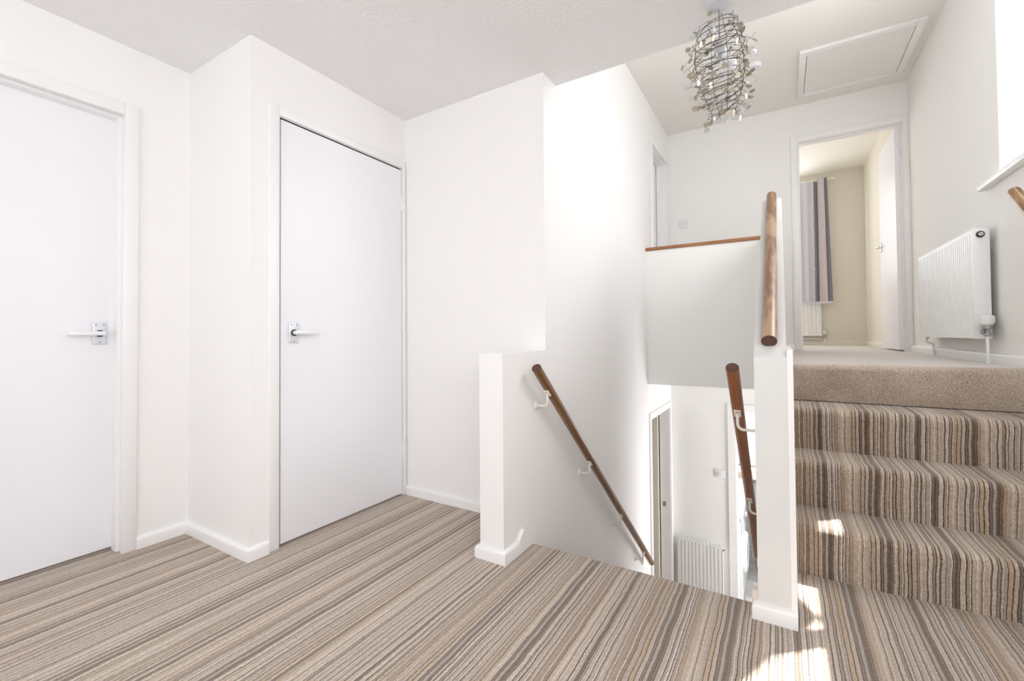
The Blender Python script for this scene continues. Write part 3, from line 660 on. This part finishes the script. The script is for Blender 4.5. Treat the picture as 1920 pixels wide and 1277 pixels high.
rb = thing('radiator', (-0.747, YG-0.05, LOW), 'small white ribbed radiator on the lower hall wall below the light switch', 'radiator')
x0_, x1_, z0, z1, yf = -0.955, -0.538, -1.66, -1.146, YG-0.075
obj('panel', corrugated('X', x0_, x1_, z0, z1, yf, 0.010, 0.0347, 1), M['rad'], rb, smooth=30)
obj('rear_panel', MB().box(x0_, x1_, YG-0.045, YG-0.038, z0, z1), M['rad'], rb)
for q in (x0_-0.006, x1_): obj('side_panel', MB().box(q, q+0.006, yf, YG-0.038, z0, z1, 0.002), M['rad'], rb)
g2 = MB().box(x0_, x1_, yf-0.001, yf+0.006, z1-0.002, z1+0.006).box(x0_, x1_, YG-0.045, YG-0.038, z1, z1+0.006)
for i in range(14):
    xx = x0_+(x1_-x0_)*(i+0.5)/14; g2.box(xx-0.006, xx+0.006, yf, YG-0.04, z1, z1+0.004)
obj('top_grille', g2, M['rad'], rb)
for q in (-0.85, -0.68): obj('wall_bracket', MB().box(q, q+0.03, YG-0.04, YG-0.001, -1.55, -1.25), M['rad'], rb)
obj('air_vent', MB().lathe([(0.008, 0), (0.008, 0.012)], (x1_+0.006, yf+0.012, z1-0.03), (1, 0, 0), 10), M['black'], rb)
for q in (-0.95, -0.545): obj('pipe', MB().tube([(q, YG-0.05, LOW), (q, YG-0.05, z0)], 0.0065, 8), M['rad'], rb, smooth=50)

rc = thing('radiator', (0.1, 7.14, U), 'white radiator under the grey curtain in the bedroom', 'radiator')
x0_, x1_, z0, z1, yf = -0.35, 0.446, 0.925, 1.42, 7.115
obj('panel', corrugated('X', x0_, x1_, z0, z1, yf, 0.010, 0.045, 1), M['rad'], rc, smooth=30)
for q in (x0_-0.004, x1_): obj('side_panel', MB().box(q, q+0.004, yf, 7.17, z0, z1), M['rad'], rc)
obj('rear_panel', MB().box(x0_, x1_, 7.165, 7.172, z0, z1), M['rad'], rc)
for q in (-0.2, 0.25): obj('wall_bracket', MB().box(q, q+0.03, 7.17, 7.199, 1.0, 1.35), M['rad'], rc)
vb = obj('valve', MB().lathe([(0.012, 0), (0.016, 0.01), (0.016, 0.03), (0.010, 0.035), (0.014, 0.05)], (0.476, 7.14, 0.895), (0, 0, 1), 14).tube([(0.45, 7.14, 0.93), (0.50, 7.14, 0.93)], 0.012, 10), M['chrome'], rc, smooth=50)
obj('valve_head', MB().lathe([(0.019, 0), (0.022, 0.01), (0.022, 0.045), (0.014, 0.052)], (0.476, 7.14, 0.945), (0, 0, 1), 16), M['plastic'], vb, smooth=50)
obj('pipe', MB().tube([(0.44, 7.16, 0.885), (-0.34, 7.16, 0.885)], 0.008, 8), M['rad'], rc, smooth=50)
obj('pipe', MB().tube([(0.476, 7.14, U), (0.476, 7.14, 0.9)], 0.007, 8), M['rad'], rc, smooth=50)

# ------------------------------------------------------------------ light switches
def switch(x0, x1, z0, z1, label, gangs, grp=None):
    cx, cz = (x0+x1)/2, (z0+z1)/2
    o = obj('light_switch', MB().box(x0, x1, YG-0.009, YG, z0, z1, 0.003, 2), M['plastic'], smooth=50, origin=(cx, YG, cz))
    tag(o, label, 'switch')
    for g in range(gangs):
        gx = cx+(g-(gangs-1)/2)*0.02
        mb = MB(); mb.prism([(YG-0.009, cz-0.011), (YG-0.0115, cz-0.011), (YG-0.014, cz+0.011), (YG-0.009, cz+0.011)], 'X', gx-0.006, gx+0.006)
        obj('rocker', mb, M['plastic'], o)
    for s in (-1, 1): obj('screw', MB().lathe([(0.0034, 0), (0.0034, 0.0012), (0.001, 0.0016)], (cx+s*(x1-x0)*0.34, YG-0.009, cz), (0, -1, 0), 10), M['chrome'], o, smooth=50)
    return o
switch(-0.912, -0.825, 2.073, 2.160, 'white light switch on the upper landing wall above the wooden capping', 1)
switch(-0.601, -0.507, -0.479, -0.403, 'white light switch on the lower hall wall above the small radiator', 2)

# ------------------------------------------------------------------ loft hatch
lh = thing('loft_hatch', (0.51, 4.34, H2), 'square white framed loft hatch in the upper landing ceiling', 'hatch')
X0, X1, Y0, Y1 = 0.150, 0.880, 3.975, 4.722
a, b, c, d_ = 0.200, 0.826, 4.045, 4.664
fz = H2-0.022
obj('frame', MB().box(X0, a-0.004, Y0, Y1, fz, H2, 0.003).box(b+0.004, X1, Y0, Y1, fz, H2, 0.003).box(a-0.004, b+0.004, Y0, c-0.004, fz, H2, 0.003).box(a-0.004, b+0.004, d_+0.004, Y1, fz, H2, 0.003), M['gloss'], lh, smooth=50)
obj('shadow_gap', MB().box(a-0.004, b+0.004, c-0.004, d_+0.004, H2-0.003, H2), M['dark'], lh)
obj('panel', MB().box(a, b, c+0.002, d_, H2-0.018, H2-0.004, 0.001, 1), M['ceil2'], lh)

# ------------------------------------------------------------------ smoke alarm
sa = obj('smoke_alarm', MB().lathe([(0.045, 0), (0.050, 0.006), (0.050, 0.020), (0.044, 0.034), (0.030, 0.036)], (-0.150, 3.972, H2), (0, 0, -1), 28), M['plastic'], smooth=50, origin=(-0.150, 3.972, H2))
tag(sa, 'small round white smoke alarm on the upper ceiling behind the pendant shade', 'smoke alarm')
obj('test_button', MB().lathe([(0.010, 0.035), (0.010, 0.039)], (-0.150, 3.972, H2), (0, 0, -1), 14), M['plastic'], sa, smooth=50)

# ------------------------------------------------------------------ pendant lamp
rnd = random.Random(4)
LX, LY = -0.196, 1.956
pl = thing('pendant_lamp', (LX, LY, H), 'tangled bronze wire pendant shade hung with pearly discs', 'lamp')
obj('ceiling_rose', MB().lathe([(0.042, 0), (0.042, 0.012), (0.036, 0.015), (0.010, 0.018), (0.006, 0.022)], (LX, LY, H), (0, 0, -1), 28), M['rose'], pl, smooth=50)
obj('cable', MB().tube([(LX, LY, H-0.03), (LX, LY, 2.150)], 0.0028, 8), M['chrome'], pl, smooth=50)
obj('lamp_holder', MB().lathe([(0.008, 0), (0.017, 0.008), (0.019, 0.04), (0.024, 0.062), (0.016, 0.066)], (LX, LY, 2.150), (0, 0, -1), 20), M['cap'], pl, smooth=50)
gb = [(0.013, 0.0), (0.014, 0.018)]+[(0.034*math.sin(a), 0.052-0.034*math.cos(a)) for a in [0.45+(PI-0.47)*i/12 for i in range(13)]]
obj('bulb', MB().lathe(gb, (LX+0.018, LY, 2.090), (0.2, 0, -1), 24), M['bulb'], pl, smooth=60)
ZT, ZB = 2.222, 1.842
def rad_at(q): return 0.044+0.050*math.sin(PI*min(1, max(0, q*0.9+0.12)))
tilt = lambda q: Vector((0.022*(q-0.5), 0.0, 0))
wires = MB()
def helix(turns, ph, wob, r, dr=0.0, q0=0.0, q1=1.0):
    n = int(turns*26); path = []
    for i in range(n+1):
        q = q0+(q1-q0)*i/n; a = 2*PI*turns*i/n+ph
        rr = rad_at(q)+dr+wob*math.sin(3.1*a+ph*2)+wob*math.sin(1.3*a+ph)
        z = ZT+(ZB-ZT)*q+(0.016+wob)*math.sin(a+0.5+wob*90)
        path.append(Vector((LX, LY, z))+tilt(q)+Vector((rr*math.cos(a), rr*math.sin(a), 0)))
    return path
main = helix(13, 0.3, 0.003, 0.0016); wires.tube(main, 0.0015, 5)
sec_ = helix(8.5, 2.1, 0.007, 0.0009, 0.002); wires.tube(sec_, 0.0009, 4)
third = helix(6, 4.0, 0.010, 0.0009, -0.004); wires.tube(third, 0.0009, 4)
for k in range(4):
    a = k*PI/2+0.4; path = []
    for i in range(17):
        q = i/16; rr = rad_at(q)-0.001; path.append(Vector((LX, LY, ZT+(ZB-ZT)*q))+tilt(q)+Vector((rr*math.cos(a), rr*math.sin(a), 0)))
    wires.tube(path, 0.0011, 5)
for k in range(3):
    a = k*2*PI/3+0.2; wires.tube([Vector((LX+0.012*math.cos(a), LY+0.012*math.sin(a), 2.125)), Vector((LX, LY, ZT-0.055))+tilt(0.12)+Vector((rad_at(0.12)*math.cos(a), rad_at(0.12)*math.sin(a), 0))], 0.0012, 5)
obj('wire_frame', wires, M['wire'], pl, smooth=60)
beads = MB(); stems = MB()
def bead(p, r):
    p = Vector(p); beads.add([p+Vector(v)*r for v in ((1, 0, 0), (-1, 0, 0), (0, 1, 0), (0, -1, 0), (0, 0, 1), (0, 0, -1))],
        [(0, 2, 4), (2, 1, 4), (1, 3, 4), (3, 0, 4), (2, 0, 5), (1, 2, 5), (3, 1, 5), (0, 3, 5)])
for pth in (sec_, third):
    for i in range(1, len(pth), 2):
        if rnd.random() < 0.8: bead(pth[i]+Vector((rnd.uniform(-.003, .003), rnd.uniform(-.003, .003), rnd.uniform(-.003, .003))), rnd.uniform(0.0016, 0.003))
def disc_mesh(name, mat):
    mb = MB().lathe([(0.0080, -0.0006), (0.0110, -0.0003), (0.0110, 0.0003), (0.0080, 0.0006)], (0, 0, 0), (0, 0, 1), 16)
    me = bpy.data.meshes.new(name); me.from_pydata(mb.v, [], mb.f); me.update(); fix_normals(me); me.materials.append(mat); return me
dm = [disc_mesh('disc', M['disc']), disc_mesh('disc_silver', M['disc2'])]
ND = 112
for i in range(ND):
    q = ((i+0.5)/ND)**0.95; q = min(1.0, q*1.0+rnd.uniform(-0.02, 0.02)); q = max(0, q)
    a = i*2.399963+rnd.uniform(-0.3, 0.3); rr = rad_at(q)
    st_ = Vector((LX, LY, ZT+(ZB-ZT)*q))+tilt(q)+Vector((rr*math.cos(a), rr*math.sin(a), 0))
    ln = rnd.choice((0.008, 0.014, 0.022, 0.034, 0.044)) if q > 0.08 else rnd.uniform(0.006, 0.016)
    out = Vector((math.cos(a), math.sin(a), rnd.uniform(-1.1, 0.35)-(0.9 if q > 0.9 else 0))).normalized()
    en = st_+out*ln+Vector((0, 0, -0.006 if ln > 0.02 else 0))
    mid = st_+out*ln*0.5+Vector((0, 0, 0.004))
    stems.tube([st_, mid, en], 0.0006, 4)
    if ln > 0.02:
        for f in (0.35, 0.6): bead(st_.lerp(en, f)+Vector((0, 0, 0.002)), 0.0021)
    o = bpy.data.objects.new('disc', dm[1] if rnd.random() < 0.34 else dm[0]); COL.objects.link(o); o.parent = pl
    o.location = en+out*0.008-Vector((LX, LY, H)); o.rotation_euler = (rnd.uniform(0.7, 2.2), rnd.uniform(-0.6, 0.6), rnd.uniform(0, PI))
for k in range(5):
    a = k*1.7+0.3; q = 0.25+0.16*k; rr = rad_at(q)
    s0 = Vector((LX, LY, ZT+(ZB-ZT)*q))+tilt(q)+Vector((rr*math.cos(a), rr*math.sin(a), 0)); d0 = Vector((math.cos(a), math.sin(a), 0.1))
    path = [s0+d0*0.05*t_+Vector((0, 0, 0.03*t_*t_)) for t_ in (0, 0.25, 0.5, 0.75, 1.0)]
    stems.tube(path, 0.0006, 4)
    for p_ in path[1:]: bead(p_, 0.0018)
o = obj('bead', beads, M['bead'], pl); o['kind'] = 'stuff'
o = obj('stem', stems, M['wire'], pl); o['kind'] = 'stuff'

# ------------------------------------------------------------------ bedroom curtain
cu = thing('curtain', (0.42, 7.06, 1.35), 'grey star print curtain hanging by the bedroom window, one fold pink', 'curtain')
def cloth(x0, x1, folds, amp, z0, z1, name, mat, yb, ph=0.0, flare=0.0):
    nx, nz = max(6, int(folds*12)), 10; vs = []; fs = []
    for j in range(nz+1):
        q = j/nz; z = z1+(z0-z1)*q
        for i in range(nx+1):
            s = i/nx; x = x0+(x1-x0)*s+flare*q*s
            vs.append((x, yb+amp*(0.7+0.4*q)*math.sin(2*PI*folds*s+ph), z))
    m = nx+1
    for j in range(nz):
        for i in range(nx): fs.append((j*m+i, j*m+i+1, (j+1)*m+i+1, (j+1)*m+i))
    mb = MB().add(vs, fs)
    n = len(vs); mb.v += [(v[0], v[1]+0.002, v[2]) for v in vs]; mb.f += [tuple(i+n for i in f[::-1]) for f in fs]
    return obj(name, mb, mat, cu, smooth=80)
cloth(0.235, 0.385, 1.5, 0.016, 1.37, 2.965, 'pale_drape', M['curtain_pale'], 7.04)
cloth(0.345, 0.44, 1.0, 0.020, 1.37, 2.96, 'grey_drape', M['curtain'], 7.075, 1.0)
cloth(0.43, 0.50, 0.75, 0.016, 1.37, 3.0, 'pink_drape', M['curtain_pink'], 7.035, 0.6, 0.02)
cloth(0.49, 0.535, 0.6, 0.014, 1.37, 2.995, 'grey_drape', M['curtain'], 7.06, 2.4, 0.04)
hem = MB()
for i in range(14):
    x = 0.24+i*0.0235; hem.box(x, x+0.0225, 7.018, 7.022, 1.345, 1.372)
obj('hem', hem, M['curtain_pale'], cu)
for x, z, mt in ((0.372, 2.62, 'star'), (0.376, 2.3, 'star'), (0.384, 1.8, 'star'), (0.47, 2.64, 'star_pink'), (0.478, 2.36, 'star_pink'), (0.49, 1.86, 'star_pink')):
    mb = MB(); pts = []
    for i in range(10):
        a = PI/2+i*PI/5; rr = 0.011 if i % 2 == 0 else 0.0045; pts.append((x+rr*math.cos(a), z+rr*math.sin(a)))
    mb.prism(pts, 'Y', 7.012, 7.015); obj('star', mb, M[mt], cu)
cr = obj('curtain_pole', MB().tube([(-1.05, 7.09, 2.985), (0.60, 7.09, 2.985)], 0.009, 12).lathe([(0.009, 0), (0.014, 0.004), (0.016, 0.014), (0.010, 0.024)], (0.60, 7.09, 2.985), (1, 0, 0), 14), M['bracket'], smooth=50, origin=(-0.2, 7.09, 2.985))
tag(cr, 'thin pale curtain pole above the bedroom window', 'curtain pole')
for q in (0.55, -1.0): obj('pole_bracket', MB().box(q, q+0.012, 7.085, 7.199, 2.975, 2.99), M['bracket'], cr)

# ------------------------------------------------------------------ kitchen beyond the lower hall
fk = struct('floor_kitchen', MB().box(-1.2, 1.3, YG, 7.25, LOW-0.1, LOW-0.008), M['dark'])
row = 0; y = YG
while y < 7.1:
    off = -0.37*(row % 3)
    for k in range(3):
        x0 = -1.2+off+k*1.2; x1 = x0+1.197
        x0 = max(x0, -1.19); x1 = min(x1, 1.19)
        if x1-x0 > 0.1: obj('floor_board', MB().box(x0, x1, y+0.001, min(y+0.188, 7.1), LOW-0.008, LOW, 0.001, 1), M['board'], fk, origin=((x0+x1)/2, y, LOW))
    y += 0.19; row += 1
wm = thing('washing_machine', (-0.66, 5.40, LOW), 'white front loading washing machine just inside the kitchen doorway', 'washing machine')
mx = -0.385
obj('body', MB().box(-0.96, mx, 5.06, 5.66, LOW+0.012, -0.955, 0.008, 3), M['machine'], wm, smooth=50)
for fx in (-0.45, -0.9):
    for fy in (5.12, 5.6): obj('foot', MB().lathe([(0.02, 0), (0.02, 0.014)], (fx, fy, LOW), (0, 0, 1), 12), M['black'], wm)
obj('control_panel', MB().box(mx-0.002, mx+0.008, 5.065, 5.655, -1.075, -0.960, 0.003, 2), M['machine_grey'], wm, smooth=50)
dr = obj('door', MB().lathe([(0.205, 0), (0.205, 0.020), (0.190, 0.036), (0.150, 0.040), (0.145, 0.030)], (mx, 5.36, -1.36), (1, 0, 0), 36), M['machine'], wm, smooth=50)
obj('door_glass', MB().lathe([(0.146, 0.028), (0.135, 0.034), (0.05, 0.036)], (mx, 5.36, -1.36), (1, 0, 0), 32), M['machine_grey'], dr, smooth=50)
dw = obj('detergent_drawer', MB().box(mx+0.006, mx+0.014, 5.08, 5.24, -1.06, -0.975, 0.003, 2), M['machine'], wm, smooth=50)
obj('dial', MB().lathe([(0.028, 0), (0.026, 0.018), (0.01, 0.019)], (mx+0.008, 5.5, -1.015), (1, 0, 0), 20), M['machine'], wm, smooth=50)
wt = obj('worktop', MB().box(-1.01, -0.375, 5.03, 6.45, -0.940, -0.902, 0.004, 2), M['worktop'], smooth=50, origin=(-0.7, 5.7, -0.92))
tag(wt, 'grey kitchen worktop above the washing machine', 'worktop')
wt2 = obj('worktop', MB().box(-1.01, 1.19, 6.46, 7.095, -0.940, -0.902, 0.004, 2), M['wtedge'], smooth=50, origin=(0.1, 6.8, -0.92))
tag(wt2, 'brown edged worktop under the kitchen window', 'worktop')
def cabinet(x0, x1, label):
    o = thing('base_cabinet', ((x0+x1)/2, 6.8, LOW), label, 'cabinet', 'cabinets under the kitchen window')
    obj('carcass', MB().box(x0, x1, 6.52, 7.09, LOW+0.1, -0.941), M['cabinet'], o)
    obj('plinth', MB().box(x0, x1, 6.56, 6.575, LOW, LOW+0.1), M['cabinet'], o)
    dr_ = obj('door', MB().box(x0+0.002, x1-0.002, 6.50, 6.52, LOW+0.105, -0.95, 0.003, 2), M['cabinet'], o, smooth=50)
    obj('handle', MB().tube([(x1-0.05, 6.50, -1.08), (x1-0.05, 6.475, -1.08), (x1-0.05, 6.475, -0.99), (x1-0.05, 6.50, -0.99)], 0.005, 8), M['metal'], dr_, smooth=50)
cabinet(-0.5, 0.0, 'white base cabinet under the kitchen window, glimpsed beside the red brown handrail')
cabinet(0.0, 0.5, 'white base cabinet under the kitchen window, hidden behind the balustrade end')
